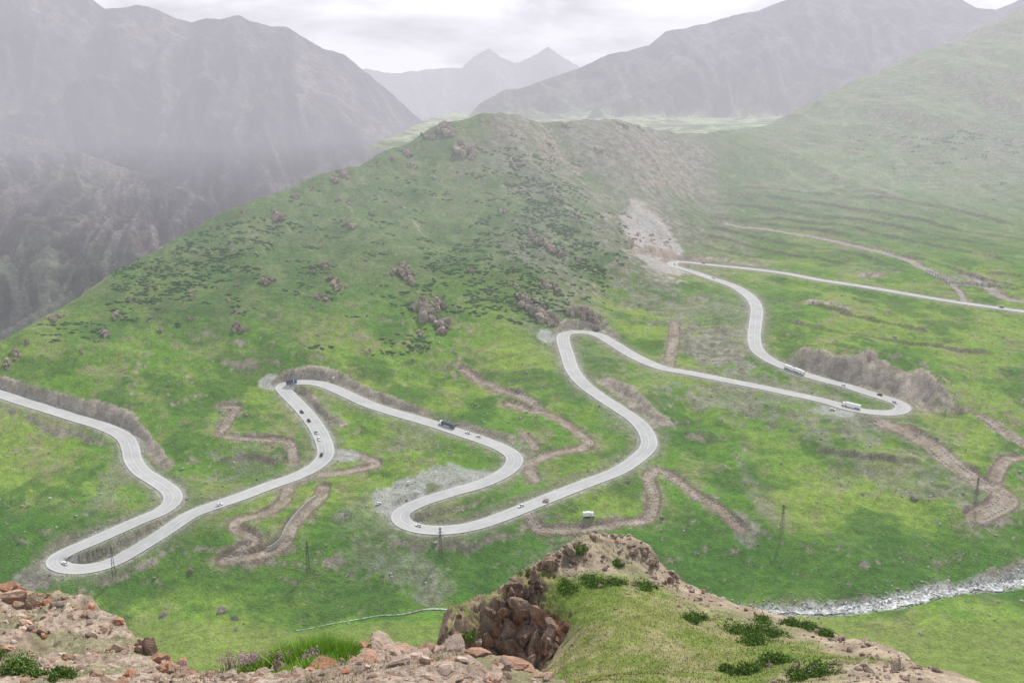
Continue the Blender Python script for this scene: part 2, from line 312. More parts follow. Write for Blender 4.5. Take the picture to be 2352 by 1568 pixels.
b=blob(1500,560,75,40);col=mix(col,C(.38,.31,.26)*(.7+.6*n3[...,None]),ss(0,.4,(1-b)+(ns-.5))*.9)
col=mix(col,C(.38,.38,.36)+O,pal*.8*(1-ss(.5,.8,sl)))
col=mix(col,C(.45,.45,.43)+O,(1-ss(4,9,sdm+(n3-.5)*8))*ss(.15,.3,S2)*.8)
col*=(.86+.28*n4)[...,None]
fan.mesh('terrain',Z,M_ter,col)
# ---------- ribbons
def ribbon(name,o,offs,lift,mat,cols=None):
    t=tang(o);n=np.c_[-t[:,1],t[:,0]];V=[]
    for a in offs: V.append(np.c_[o[:,:2]+n*a,o[:,2]+lift])
    V=np.stack(V,1).reshape(-1,3);return make_mesh(name,V,gridfaces(len(o),len(offs)),mat,smooth=True)
def road_material():
    m,nt,b=newmat('road_surface');L=nt.links.new
    tc=N(nt,'ShaderNodeTexCoord');at=N(nt,'ShaderNodeAttribute',attribute_name='lat')
    n=N(nt,'ShaderNodeTexNoise');n.inputs['Scale'].default_value=.09;n.inputs['Detail'].default_value=8;n.inputs['Roughness'].default_value=.7;L(tc.outputs['Object'],n.inputs['Vector'])
    r=N(nt,'ShaderNodeValToRGB');r.color_ramp.elements[0].position=.3;r.color_ramp.elements[0].color=(.36,.365,.355,1);r.color_ramp.elements[1].position=.7;r.color_ramp.elements[1].color=(.48,.485,.47,1);L(n.outputs['Fac'],r.inputs[0])
    r2=N(nt,'ShaderNodeValToRGB');e=r2.color_ramp.elements;e[0].position=0;e[0].color=(.95,.93,.9,1);e[1].position=1;e[1].color=(.95,.93,.88,1)
    for p,c in [(.1,1.05),(.2,.93),(.3,1.0),(.42,.9),(.5,1.0),(.58,.9),(.7,1.),(.8,.93),(.9,1.05)]:
        x=e.new(p);x.color=(c,c,c,1)
    L(at.outputs['Fac'],r2.inputs[0]);mx=N(nt,'ShaderNodeMix',data_type='RGBA',blend_type='MULTIPLY');mx.inputs[0].default_value=1
    L(r.outputs[0],mx.inputs[6]);L(r2.outputs[0],mx.inputs[7]);L(mx.outputs[2],b.inputs['Base Color']);return m
M_rd=road_material()
HW=6.5
offs=np.linspace(-HW,HW,11)
t=tang(road);n=np.c_[-t[:,1],t[:,0]]
V=np.stack([np.c_[road[:,:2]+n*a,road[:,2]+.35] for a in offs],1).reshape(-1,3)
make_mesh('mountain_road',V,gridfaces(len(road),11),M_rd,smooth=True,attrs={'lat':np.tile((offs+HW)/(2*HW),len(road))})
for a,nm in [(-5.6,'edge_line'),(5.6,'edge_line'),(0,'centre_line')]:
    ribbon('road_'+nm,road,[a-.07,a+.07],.36,M_paint)
stream[:,2]=smooth1(fan.sample(Z,stream[:,0],stream[:,1]),4)+.5
M_st,nt,b=newmat('white_water')
tc=N(nt,'ShaderNodeTexCoord');nn=N(nt,'ShaderNodeTexNoise');nn.inputs['Scale'].default_value=.35;nn.inputs['Detail'].default_value=7;nn.inputs['Roughness'].default_value=.65;nt.links.new(tc.outputs['Object'],nn.inputs['Vector'])
r=N(nt,'ShaderNodeValToRGB');r.color_ramp.elements[0].position=.42;r.color_ramp.elements[0].color=(.16,.17,.16,1);r.color_ramp.elements[1].position=.6;r.color_ramp.elements[1].color=(.58,.60,.61,1)
nt.links.new(nn.outputs['Fac'],r.inputs[0]);nt.links.new(r.outputs[0],b.inputs['Base Color']);b.inputs['Roughness'].default_value=.35
wst=np.interp(stream[:,0]/stream[:,1],[-.2,-.05,.2,.27,.32,.4,.55],[.2,.8,.3,.9,2.6,4.5,5.5])*np.clip(1+2.6*(fbm(stream[:,0]/11,stream[:,1]/9,3,8)-.5),.12,2)
t=tang(stream);n=np.c_[-t[:,1],t[:,0]];V=np.stack([np.c_[stream[:,:2]+n*(a*wst)[:,None],stream[:,2]] for a in (-1,-.3,.3,1)],1).reshape(-1,3)
make_mesh('stream',V,gridfaces(len(stream),4),M_st,smooth=True)
# ---------- rocks
def ico(sub):
    bm=bmesh.new();bmesh.ops.create_icosphere(bm,subdivisions=sub,radius=1)
    V=np.array([v.co[:] for v in bm.verts]);Fq=np.array([[v.index for v in f.verts] for f in bm.faces]);bm.free();return V,Fq
ICO={s:ico(s) for s in (1,2,3,4,5)}
def rockv(sub,seed,npl=15):
    r=np.random.default_rng(seed);V,Fq=ICO[sub]
    i=np.arange(npl)+.5;ph=np.arccos(1-2*i/npl);th=math.pi*(1+5**.5)*i
    nn=np.c_[np.cos(th)*np.sin(ph),np.sin(th)*np.sin(ph),np.cos(ph)]+r.normal(size=(npl,3))*.33;nn/=np.linalg.norm(nn,axis=1)[:,None];dd=r.uniform(.5,.9,npl)
    dt=V@nn.T;R=np.min(np.where(dt>.05,dd/np.maximum(dt,.05),9),1);R=np.minimum(R,1.35)
    for q in range(4):
        k=r.normal(size=3)*(3+4*q);R=R+np.sin(V@k+r.uniform(0,6))*.025/(1+.5*q)
    return V*R[:,None]
VAR={s:[rockv(s,100+i) for i in range(12)] for s in (1,2,3,4,5)}
class Build:
    def __init__(s): s.V=[];s.F=[];s.C=[];s.n=0
    def add(s,V,Fq,c):
        s.V.append(V);s.F.append(Fq+s.n);s.n+=len(V);s.C.append(np.broadcast_to(c,(len(V),3)) if np.ndim(c)==1 else c)
    def rock(s,p,size,sub,c,flatten=None,tilt=.5,rz=None):
        v=VAR[sub][rng.integers(12)]
        E=Matrix.Rotation(rng.uniform(0,6.28) if rz is None else rz,3,'Z')@Matrix.Rotation(rng.normal()*tilt,3,'X')@Matrix.Rotation(rng.normal()*tilt,3,'Y')
        v=(v*np.asarray(size))@np.array(E).T+np.asarray(p);s.add(v,ICO[sub][1],c)
    def out(s,name,mat,smooth=False): return make_mesh(name,np.concatenate(s.V),np.concatenate(s.F),mat,np.concatenate(s.C),smooth)
def zt(x,y): return fan.sample(Z,x,y)
OUT=[(1025,308,40),(935,345,25),(790,398,30),(768,411,25),(945,372,15),(905,360,12),(1065,358,42),(1100,343,15),(640,505,30),(630,490,14),(805,525,20),(855,485,15),(780,460,15),(800,467,12),(925,465,15),(680,452,16),(745,620,25),(720,632,12),(610,655,24),(628,652,15),(775,660,32),(740,685,25),(715,705,12),(930,635,36),(925,615,20),(545,750,28),(540,715,15),(525,690,12),(985,725,55),(1015,755,35),(965,765,20),(972,700,30),(1005,700,30),(1225,710,45),(1205,690,35),(1255,735,45),(1340,733,45),(1310,728,30),(1370,745,28),(1240,560,30),(1265,575,30),(1220,545,20),(1290,590,20),(1255,655,30),(1275,662,20),(1085,625,18),(1155,497,16),(1375,350,18),(120,735,25),(140,727,16),(40,815,26),(60,788,18),(15,840,20),(240,770,26),(270,725,20),(225,790,14),(370,760,16),(440,675,18),(435,735,12),(500,660,10),(545,655,12),(850,800,10),(730,770,8),(1045,815,12),(300,695,14),(190,815,14),(1180,660,18),(1110,640,12),(1200,570,14),(1330,600,16),(985,318,22),(1430,296,16),(1470,300,14),(1300,292,12),(1180,620,14),(560,500,12),(870,365,12),(715,430,12),(900,420,10),(1000,400,12),(660,600,10),(340,655,12),(470,600,10),(840,600,10),(1050,520,10),(930,520,10)]
ow=cast([(a,b) for a,b,c in OUT]);B=Build()
for (u,v,w),q in zip(OUT,ow):
    R=w/F*q[1]*.66;nr=max(4,int(6+R*1.4))
    ang=rng.uniform(-.9,-.3)
    for i in range(nr):
        l=rng.normal()*R*.5;k2=rng.normal()*R*.28;x=q[0]+l*math.cos(ang)-k2*math.sin(ang);y=q[1]+(l*math.sin(ang)+k2*math.cos(ang))*1.3
        s=R*rng.uniform(.18,.58);c=C(.27,.235,.19)*rng.uniform(.65,1.3)*C(1,rng.uniform(.96,1.03),rng.uniform(.92,1.02))
        B.rock((x,y,zt(x,y)+s*.2),(s,s*rng.uniform(.5,.9),s*rng.uniform(.75,1.35)),3,c,tilt=.4)
for u,v,w in [(1450,565,20),(1470,550,18),(1500,545,22),(1525,552,18),(1480,575,18),(1540,570,14)]:
    q=cast([(u,v)])[0];s=w/F*q[1]*.5
    for i in range(5):
        x=q[0]+rng.normal()*s;y=q[1]+rng.normal()*s*2;B.rock((x,y,zt(x,y)-s*.1),(s*.7,s*.5,s*.5),3,C(.36,.29,.24)*rng.uniform(.8,1.2))
B.out('rock_outcrops',M_rockH)
B=Build();NN=34000
cx=rng.uniform(-.6,.6,NN);cy=rng.uniform(430,1150,NN)
xx=cx*cy;dn=fbm(xx/60,cy/60,3,77);zz=zt(xx,cy);pr=fan.sample(pat,xx,cy);rdd=fan.sample(np.minimum(rd,99),xx,cy)
keep=(rng.random(NN)<ss(.42,.75,dn)*.28+pr*.4+.02)&(rdd>9)&(zz<92)
for x,y,z in zip(xx[keep],cy[keep],zz[keep]):
    s=.3+rng.exponential(.4);s=min(s,3.);c=C(.38,.36,.31)*rng.uniform(.5,1.25);B.rock((x,y,z+s*.2),(s,s*.8,s*.65),1,c)
wx=stream[(stream[:,0]/stream[:,1]>.2)]
for i in range(1600):
    k=rng.integers(len(wx));x=wx[k,0]+rng.normal()*5;y=wx[k,1]+rng.normal()*4;s=rng.uniform(.3,1.2);B.rock((x,y,zt(x,y)+.4),(s,s,s*.6),1,C(.5,.5,.48)*rng.uniform(.5,1.2))
for u,v,s in [(510,1405,4),(540,1420,2.5),(375,1415,3),(438,1308,3),(355,1330,2),(2100,1145,3.6),(2060,1358,2),(1255,1155,3),(2150,1010,2)]:
    q=cast([(u,v)])[0];B.rock((q[0],q[1],zt(q[0],q[1])+s*.1),(s,s*.8,s*.6),3,C(.26,.22,.19))
B.out('boulders',M_rockH)
# juniper mats
B=Build()
SH=[(1230,430,110,60,80),(1260,500,110,50,90),(1160,590,130,45,90),(1250,690,90,40,45),(1080,700,160,50,60),(480,590,90,40,46),(400,640,110,40,50),(600,545,80,25,20),(290,690,80,35,26),(1320,560,60,60,36),(700,640,200,60,24),(800,520,180,80,26),(950,420,120,50,16),(200,760,80,30,14),(880,780,120,30,12),(1200,370,70,35,26),(2100,300,120,50,40),(2250,330,90,60,30),(1350,600,50,60,26),(1000,620,90,60,22)]
for u,v,ru,rv,nn_ in SH:
    uvs=np.c_[u+rng.normal(size=nn_)*ru*.65,v+rng.normal(size=nn_)*rv*.65];uvs=uvs[uvs[:,1]>300]
    for q in cast(uvs,6.):
        K=rng.integers(2,11);sp=1.2*math.sqrt(K)
        for j in range(K):
            x=q[0]+rng.normal()*sp*1.6;y=q[1]+rng.normal()*sp*.8;s=rng.uniform(.9,2.7);c=C(.05,.10,.04)*rng.uniform(.75,1.35)
            if abs(zt(x,y)-q[2])<25: B.rock((x,y,zt(x,y)+.0),(s*1.5,s*.9,s*.45),2,c,tilt=.1,rz=rng.normal()*.4)
B.out('juniper_shrubs',M_fol,True)
# ---------- distant mountains
def mountain(name,L,front,back,kf,amp,seed,basez,colf,mat=M_mtn,nx=620,ny=300,lat=260.,rough=10,spurdir=.5):
    W=pts(L);xs=np.linspace(W[0,0],W[-1,0],nx);cy=np.interp(xs,W[:,0],W[:,1]);cz=np.interp(xs,W[:,0],W[:,2])
    cy=smooth1(cy,8)
    dd=np.r_[-np.geomspace(back,8,ny//4),0,np.geomspace(6,front,ny)]
    Xm=np.repeat(xs[None],len(dd),0);D=np.repeat(dd[:,None],nx,1);Ym=cy[None]-D
    a=abs(D);g=ss(0,lat*1.6,a)
    Zm=cz[None]-a*kf*(1-.25*ss(front*.4,front,a))
    warp=(fbm(Xm/350,Ym/350,4,seed+50)-.5)*380
    xw=Xm+D*spurdir+warp
    Zm+=(aridged(xw/lat,D/(lat*2.6),4,seed,.5)-.6)*amp*3.0*g
    xw2=Xm-D*spurdir*.5+warp*.7
    Zm+=(ridged(xw2/(lat*.45),D/(lat*.8),5,seed+5,.58)-.6)*amp*1.1*ss(0,lat*.6,a)
    Zm+=(ridged(Xm/55,Ym/55,4,seed+8,.6)-.6)*rough*2*(.5+.5*ss(0,60,a))
    Zm=np.maximum(Zm,basez+(fbm(Xm/300,Ym/300,3,seed)-.5)*20)
    V=np.stack([Xm,Ym,Zm],-1).reshape(-1,3)
    st=ridged(xw2/(lat*.22),D/(lat*.6),5,seed+7,.6)
    cc=colf(Xm,Ym,Zm,D)*(.6+.85*ss(.45,.8,st))[...,None]
    Fq=gridfaces(len(dd),nx)[:,::-1]
    return make_mesh(name,V,Fq,mat,cc.reshape(-1,3),True)
def c_left(x,y,z,d):
    n=fbm(x/120,y/120,5,4,.6);c=mix(C(.075,.066,.075)+0*z[...,None],C(.15,.125,.12),ss(.35,.65,n))
    return mix(c,C(.075,.10,.06)+0*c,ss(.45,.65,fbm(x/260,y/260,4,19))*(1-ss(0,450,z))*.7)
mountain('mountain_range_west',[(-1300,-250,3300),(-700,-160,3300),(-300,-60,3250),(0,-75,3200),(150,-40,3200),(215,0,3200),(240,22,3200),(280,18,3200),(322,11,3200),(360,22,3200),(395,38,3200),(440,50,3200),(475,42,3200),(505,44,3200),(547,34,3200),(575,48,3200),(625,60,3200),(660,64,3200),(700,88,3200),(740,112,3220),(790,125,3250),(820,150,3280),(855,178,3300),(900,215,3340),(950,262,3380),(1000,305,3420),(1100,400,3500),(1300,560,3600)],1900,900,.78,85,11,-440,c_left,rough=8,spurdir=.6)
mountain('mountain_spur',[(-1100,150,2500),(-400,240,2500),(-100,280,2500),(0,300,2500),(120,325,2480),(250,375,2440),(350,405,2400),(450,450,2350),(545,510,2300),(600,560,2250),(720,700,2150),(900,820,2050)],900,700,.72,70,23,-440,c_left,lat=200,rough=8,spurdir=.5)
def c_right(x,y,z,d):
    n=fbm(x/160,y/160,5,4,.6);c=mix(C(.09,.08,.09)+0*z[...,None],C(.15,.135,.13),ss(.35,.65,n))
    c=mix(c,C(.11,.145,.085)+0*c,(1-ss(230,420,z+(n-.5)*150))*.7)
    return mix(c,C(.24,.30,.15)+0*c,1-ss(220,250,z+n*20))
mountain('mountain_range_east',[(1000,330,3100),(1055,287,3100),(1080,262,3110),(1100,240,3120),(1130,222,3140),(1160,207,3160),(1200,203,3180),(1240,188,3200),(1290,170,3250),(1330,157,3300),(1400,125,3350),(1440,118,3400),(1490,104,3450),(1530,72,3500),(1570,65,3550),(1620,55,3600),(1690,35,3650),(1740,25,3700),(1800,2,3750),(1900,-15,3800),(2050,-10,3800),(2140,0,3800),(2200,-5,3800),(2240,18,3800),(2290,22,3800),(2330,5,3800),(2400,-30,3800),(2800,-120,3800),(3300,-160,3800)],1480,900,.62,60,37,206,c_right,rough=7)
def c_far(x,y,z,d):
    n=fbm(x/300,y/300,5,4,.6);return mix(C(.11,.11,.11)+0*z[...,None],C(.2,.2,.19),ss(.4,.6,n))
PK=6400
mountain('distant_peaks',[(500,260,PK),(760,180,PK),(840,158,PK),(900,170,PK),(980,160,PK),(1020,156,PK),(1060,157,PK),(1090,130,PK),(1122,112,PK),(1150,132,PK),(1185,146,PK),(1235,125,PK),(1258,108,PK),(1290,130,PK),(1330,153,PK),(1500,220,PK),(1800,200,PK)],2500,900,.42,130,51,-300,c_far,lat=430,rough=14)
make_mesh('ground',[[-16000,-3000,-455],[16000,-3000,-455],[16000,15000,-455],[-16000,15000,-455]],[[0,1,2,3]],M_mtn,np.tile(C(.12,.15,.08),(4,1)))
# ---------- near ground
NE=[(-900,1330,27),(-300,1330,27),(0,1342,26),(50,1348,25.5),(80,1374,25),(130,1368,25),(210,1380,24.5),(270,1412,23),(300,1450,21.5),(340,1482,20),(380,1505,18.5),(440,1532,16),(480,1545,14.2),(560,1532,13),(640,1522,12.5),(740,1516,12.5),(820,1500,12.5),(880,1482,12.8),(960,1490,12.5),(1090,1505,12.3),(1200,1530,11.8),(1300,1570,11),(1400,1640,10.5),(1700,1800,10),(2500,1900,11),(3200,1900,12)]
NC=NE+[(0,1450,21),(0,1568,16),(200,1480,20),(200,1568,15),(350,1568,14),(480,1568,12.2),(640,1568,10),(850,1568,9.3),(1000,1568,9.3),(1200,1568,10)]
nW=np.r_[pts(NC),[[-3,1,297.6],[0,1,297.8],[3,1,297.6],[0,3,297],[-4,4,296],[4,4,296]]]
HN=TPS(nW,1e-3,10.)
fn=Fan(-1.1,1.1,1100,np.geomspace(1,60,620))
Zn=HN(fn.X,fn.Y);EW=pts(NE);es=EW[:,0]/EW[:,1]
Ye=smooth1(np.interp(fn.S,es,EW[:,1]),5)[None]+(fbm(fn.S[None]*14,fn.S[None]*0+3,3,3)-.5)*.6
d=np.maximum(0,fn.Y-Ye);kk=np.clip(fn.Y/20,.4,1.2)
Zn+=((fbm(fn.X/1.5,fn.Y/1.5,5,61)-.5)*.5+(ridged(fn.X/.9,fn.Y/.6,5,62,.6)-.6)*.34+(fbm(fn.X/.2,fn.Y/.2,3,64)-.5)*.09)*kk
Zn-=1.3*d*d/(d+.8)
Zn=np.maximum(Zn,180)
n=fbm(fn.X/.8,fn.Y/.8,5,66,.6);nn_=fbm(fn.X/.12,fn.Y/.12,3,67)
cn=mix(C(.27,.205,.16)+0*Zn[...,None],C(.40,.325,.265),ss(.35,.65,n));cn=mix(cn,C(.18,.135,.105)+0*cn,ss(.52,.68,nn_)*.7)
cn=mix(cn,C(.15,.17,.07)+0*cn,ss(.52,.66,fbm(fn.X/2.2,fn.Y/2.2,4,68))*.55)
fn.mesh('near_ground',Zn,M_near,cn)
def zn(x,y): return fn.sample(Zn,x,y)
PAL=[C(.44,.33,.265),C(.38,.285,.23),C(.32,.25,.205),C(.48,.38,.31),C(.38,.23,.165),C(.27,.2,.155)]
B=Build()
def castn(u,v,Y0,Y1,fun):
    Yv=np.linspace(Y0,Y1,400);q=pt(np.full(400,u),np.full(400,v),Yv);dd=q[:,2]-fun(q[:,0],q[:,1]);k=np.argmax(dd<0) if (dd<0).any() else 399
    return q[k]
for i in range(16000):
    s_=rng.uniform(-.6,.35);yy=rng.uniform(7,27);x=s_*yy
    ye=np.interp(s_,fn.S,Ye[0])
    if yy>ye+.6 or fbm(np.array([x/1.3]),np.array([yy/1.3]),2,99)[0]<rng.uniform(.3,.65): continue
    s=.014+rng.exponential(.034)*(yy/14);s=min(s,.4);B.rock((x,yy,zn(x,yy)+s*.05),(s,s*.75,s*.45),1 if s<.05 else (2 if s<.15 else 3),PAL[rng.integers(6)]*rng.uniform(.7,1.1),tilt=.35)
B.out('loose_stones',M_rockN)
B=Build()
def near_xy(u,dy):
    s_=(u-1176)/F/(CP-.33*SP);y=np.interp(s_,fn.S,Ye[0])-dy;return s_*y,y
for u,dy,w,h in [(870,.25,110,50),(930,.6,90,35),(1040,.2,120,50),(1100,.5,90,30),(1190,.3,110,40),(1150,.9,80,30),(1250,.4,70,30),(960,1.3,120,25),(850,1.6,100,25),(740,1.4,100,22),(680,2.0,70,20),(920,2.4,80,25),(1060,1.6,130,28),(1000,.3,60,25),(800,.5,60,25),(1010,2.2,90,20),(1130,1.8,70,22),(600,1.5,60,18),(520,1.2,50,20)]:
    x0,y0=near_xy(u,dy)
    for j in range(5):
        s=w/F*y0*.5*(1 if j==0 else rng.uniform(.25,.6));o=(0,0) if j==0 else rng.normal(size=2)*s*1.3
        x=x0+o[0];y=y0+o[1];hz=max(.05,h/F*y0*.6*(1 if j==0 else .6))
        B.rock((x,y,zn(x,y)+hz*.15),(s,s*.8,hz),5 if j==0 else 4,PAL[rng.integers(5)]*rng.uniform(.8,1.05),tilt=.25)
for u,v,w,h in [(30,1365,90,50),(75,1380,50,60),(10,1345,60,30),(270,1418,40,25),(345,1480,60,55),(365,1505,60,50),(330,1465,35,30),(390,1530,70,40),(430,1540,60,30),(300,1540,50,25),(200,1400,40,20),(130,1372,40,18),(240,1440,30,20),(20,1480,60,20),(160,1500,40,20),(100,1440,40,22),(60,1420,50,20),(270,1480,40,24),(220,1540,50,24)]:
    q=castn(u,v+12,10,28,zn)
    for j in range(6):
        s=w/F*q[1]*.5*(1 if j==0 else rng.uniform(.3,.6));o=(0,0) if j==0 else rng.normal(size=2)*s*1.2
        x=q[0]+o[0];y=q[1]+o[1];B.rock((x,y,zn(x,y)),(s,s*.8,h/F*q[1]*.7*(1 if j==0 else .7)),5 if j==0 else 4,PAL[rng.integers(6)]*rng.uniform(.75,1.05)*C(1,.92,.86),tilt=.35)
B.out('foreground_rocks',M_rockN)
# ---------- spur with crag
SE=[(300,2200,50),(900,1800,58),(1000,1600,63),(1022,1500,65),(1032,1455,66),(1090,1440,68),(1140,1435,70),(1155,1385,70.5),(1185,1335,72),(1240,1310,74),(1290,1265,76),(1330,1240,78),(1400,1234,80),(1490,1256,78),(1512,1292,76),(1550,1330,75),(1600,1350,74),(1700,1392,70),(1780,1412,68),(1860,1432,66),(1950,1466,62),(2050,1492,58),(2120,1525,54),(2200,1556,50),(2300,1600,46),(2500,1700,40),(3000,1900,35)]
SI=SE[3:]+[(1300,1400,68.5),(1400,1350,71),(1400,1450,61),(1500,1400,66),(1600,1450,61),(1350,1568,48),(1500,1568,47),(1700,1500,56),(1700,1568,49),(1900,1568,46),(1250,1590,52),(2000,1540,50),(1200,1400,70),(1200,1510,67.5),(1120,1500,69),(1285,1495,64.5),(1310,1450,64),(1240,1560,60),(1100,1580,66),(1600,1700,38),(2200,1700,38)]
sW=pts(SI);HS=TPS(sW,2e-4,50.)
fs=Fan(-.35,.85,1300,np.geomspace(25,130,700))
Zs=HS(fs.X,fs.Y);EW=pts(SE);es=EW[:,0]/EW[:,1];Yes=smooth1(np.interp(fs.S,es,EW[:,1]),3)[None]
d=np.maximum(0,fs.Y-Yes);dl=np.maximum(0,es[3]-fs.S[None])*fs.Y
cr=np.exp(-(((fs.X-4)/7)**2+((fs.Y-73)/7)**2))
Zs+=(fbm(fs.X/5,fs.Y/5,5,81)-.5)*1.1+(fbm(fs.X/.9,fs.Y/.9,4,83)-.5)*.22
lf=1-ss(.02,.075,fs.S[None]+0*Zs)
Zs+=(ridged(fs.X/1.7,fs.Y/2.4,6,85,.6)-.5)*2.4*np.maximum(lf*.9,cr*ss(74,77,fs.Y))*ss(55,62,fs.Y)
Zs-=1.0*d*d/(d+1.0)+dl*3
Zs=np.maximum(Zs,150)
zx,zy=fs.slope(Zs);sls=np.hypot(zx,zy)
n=fbm(fs.X/6,fs.Y/6,5,86,.6);n2=fbm(fs.X/1.6,fs.Y/1.6,4,87)
cs=mix(C(.18,.20,.06)+0*Zs[...,None],C(.125,.18,.035),ss(.35,.65,n));cs=mix(cs,C(.27,.24,.13)+0*cs,ss(.48,.68,n2)*.65)
bare=np.clip(1-ss(0,8,Yes-fs.Y+(n-.5)*14),0,1)*ss(.06,.1,fs.S[None]+0*Zs)
bare=np.maximum(bare,ss(.30,.40,fs.S[None]+(n-.5)*.25)*(1-ss(50,56,fs.Y+(n-.5)*10)))
bare=np.maximum(bare,cr*1.4*ss(72.5,75,fs.Y+(n-.5)*4))
bare=np.clip(bare,0,1)
cs=mix(cs,mix(C(.38,.30,.24)+0*cs,C(.27,.21,.165),ss(.4,.6,n2)),bare*.9)
cs=mix(cs,mix(C(.21,.15,.115)+0*cs,C(.33,.24,.18),ss(.4,.6,n2)),np.maximum(ss(1.0,1.5,sls),lf*ss(.6,.9,sls))*.95)
fs.mesh('rocky_spur',Zs,M_spur,cs)
def zs(x,y): return fs.sample(Zs,x,y)
B=Build()
for u,v,Yq,s in [(1045,1455,66,1.0),(1035,1470,66,.8),(1090,1445,67,1.1),(1150,1400,69,1.4),(1160,1385,70,1.2),(1175,1350,70.5,1.6),(1190,1335,71,1.1),(1200,1380,69.5,1.9),(1240,1400,68,2.0),(1210,1440,68,2.0),(1260,1450,65.5,1.7),(1180,1440,68.5,2.0),(1150,1470,68.5,1.8),(1230,1340,71,1.4),(1270,1420,67,1.4),(1225,1480,67,1.7),(1265,1480,65.5,1.2),(1130,1490,68.5,1.4),(1265,1288,74,1.1),(1255,1295,74,.9),(1310,1258,76,1.2),(1325,1248,76,1.0),(1345,1245,77,.9),(1370,1240,79,.9),(1400,1240,79.5,.8),(1430,1248,79,1.0),(1480,1270,77,1.2),(1500,1290,76,1.0),(1460,1290,76,.9),(1490,1350,72,1.0),(1470,1368,71,.8),(1510,1360,73,.7),(1540,1335,74,.8),(1380,1345,71.5,.6),(1310,1280,75,.9),(1420,1275,77,.7),(1580,1350,73.5,.6)]:
    left=u<1290
    for j in range(10 if left else 8):
        q=pt(u+rng.normal()*s*13*(j>0),v+rng.normal()*s*12*(j>0),Yq+rng.normal()*.5);k=s*(.65 if j==0 else rng.uniform(.15,.5))
        zz=q[2] if j==0 else max(q[2]-.3,zs(q[0],q[1]))
        c=(C(.31,.22,.165) if left else C(.39,.30,.235))*rng.uniform(.7,1.2)
        B.rock((q[0],q[1],min(zz,zs(q[0],q[1])+.7*k)),(k*rng.uniform(.45,.8),k*.7,k*(rng.uniform(1.0,1.6) if left else rng.uniform(.6,1.1))),4 if j else 5,c,tilt=.35)
for i in range(2400):
    s_=rng.uniform(.03,.5);yy=rng.uniform(42,82);ye=np.interp(s_,fs.S,Yes[0])
    if yy>ye+1: continue
    bb=fs.sample(bare,s_*yy,yy)
    if rng.random()>bb+.05: continue
    s=.06+rng.exponential(.11);s=min(s,.9);x=s_*yy;B.rock((x,yy,zs(x,yy)+s*.1),(s,s*.7,s*.5),2,C(.41,.32,.255)*rng.uniform(.7,1.15))
B.out('crag_rocks',M_rockS)
# ---------- leafy plants
def leaves(B,c,rad,nL,size,colr,up=.35):
    lob=rng.normal(size=(7,3));lob[:,2]=abs(lob[:,2])*.5;lob/=np.linalg.norm(lob,axis=1)[:,None]
    p=rng.normal(size=(nL,3))*.28+lob[rng.integers(7,size=nL)]*rng.uniform(.1,.75,(nL,1));p[:,2]=abs(p[:,2]);p=p*rad+c
    a=rng.normal(size=(nL,3));a/=np.linalg.norm(a,axis=1)[:,None];a[:,2]+=up;b_=np.cross(a,rng.normal(size=(nL,3)));b_/=np.linalg.norm(b_,axis=1)[:,None]+1e-6
    s=size*rng.uniform(.6,1.4,(nL,1));V=np.stack([p-b_*s*.4,p+b_*s*.4,p+a*s*1.3],1).reshape(-1,3);Fq=np.arange(nL*3).reshape(-1,3)
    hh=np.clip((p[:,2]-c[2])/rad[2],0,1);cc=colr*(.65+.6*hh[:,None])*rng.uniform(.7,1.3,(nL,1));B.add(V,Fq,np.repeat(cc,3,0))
B=Build()
for u,v,w,h in [(1355,1335,70,14),(1300,1345,45,10),(1420,1335,35,8),(1330,1262,30,24),(1480,1345,50,20),(1420,1290,30,8),(1600,1422,60,8),(1585,1426,40,6),(1720,1455,100,15),(1770,1450,80,12),(1735,1475,60,12),(1860,1440,50,8),(1820,1432,40,7),(1750,1425,40,7),(1900,1458,40,6),(1710,1540,70,14),(1780,1520,75,12),(1880,1550,110,8),(1840,1560,60,8),(1075,1460,60,20),(1210,1318,35,8),(1670,1535,30,8)]:
    q=castn(u,v+h*.3,35,85,zs);r_=w/F*q[1]*.65;hh=max(.2,h/F*q[1]*.7)
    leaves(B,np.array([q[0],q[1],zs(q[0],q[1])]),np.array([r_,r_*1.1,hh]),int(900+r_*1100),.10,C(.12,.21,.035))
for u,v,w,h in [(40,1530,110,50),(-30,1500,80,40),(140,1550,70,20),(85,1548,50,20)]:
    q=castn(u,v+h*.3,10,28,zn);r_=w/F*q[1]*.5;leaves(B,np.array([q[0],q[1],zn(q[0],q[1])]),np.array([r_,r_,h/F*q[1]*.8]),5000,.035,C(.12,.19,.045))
B.out('low_shrubs',M_fol)
def blades(B,x,y,z,h,w,colr,lean=.35):
    n=len(x);a=rng.uniform(0,6.28,n);l=rng.normal(size=(n,2))*lean*h[:,None];b0=np.c_[x-np.cos(a)*w,y-np.sin(a)*w,z];b1=np.c_[x+np.cos(a)*w,y+np.sin(a)*w,z];tp=np.c_[x+l[:,0],y+l[:,1],z+h]
    V=np.stack([b0,b1,tp],1).reshape(-1,3);B.add(V,np.arange(n*3).reshape(-1,3),np.repeat(colr,3,0))
B=Build()
for u,dy,w,h,nb in [(650,.3,80,50,3000),(700,.4,70,62,3500),(745,.3,60,60,3500),(790,.3,60,46,3000),(610,.35,50,36,1800),(570,.3,50,24,900),(720,1.0,140,32,2000)]:
    x0,y0=near_xy(u,dy);n=nb;r_=w/F*y0*.55
    x=x0+rng.normal(size=n)*r_*.6;y=y0+rng.normal(size=n)*r_*.6;hh=h/F*y0*rng.uniform(.45,1.4,n)*np.exp(-((x-x0)/(r_*1.3))**2)
    blades(B,x,y,zn(x,y)-.02,hh,.009,C(.26,.44,.06)*rng.uniform(.6,1.3,(n,1)),.35)
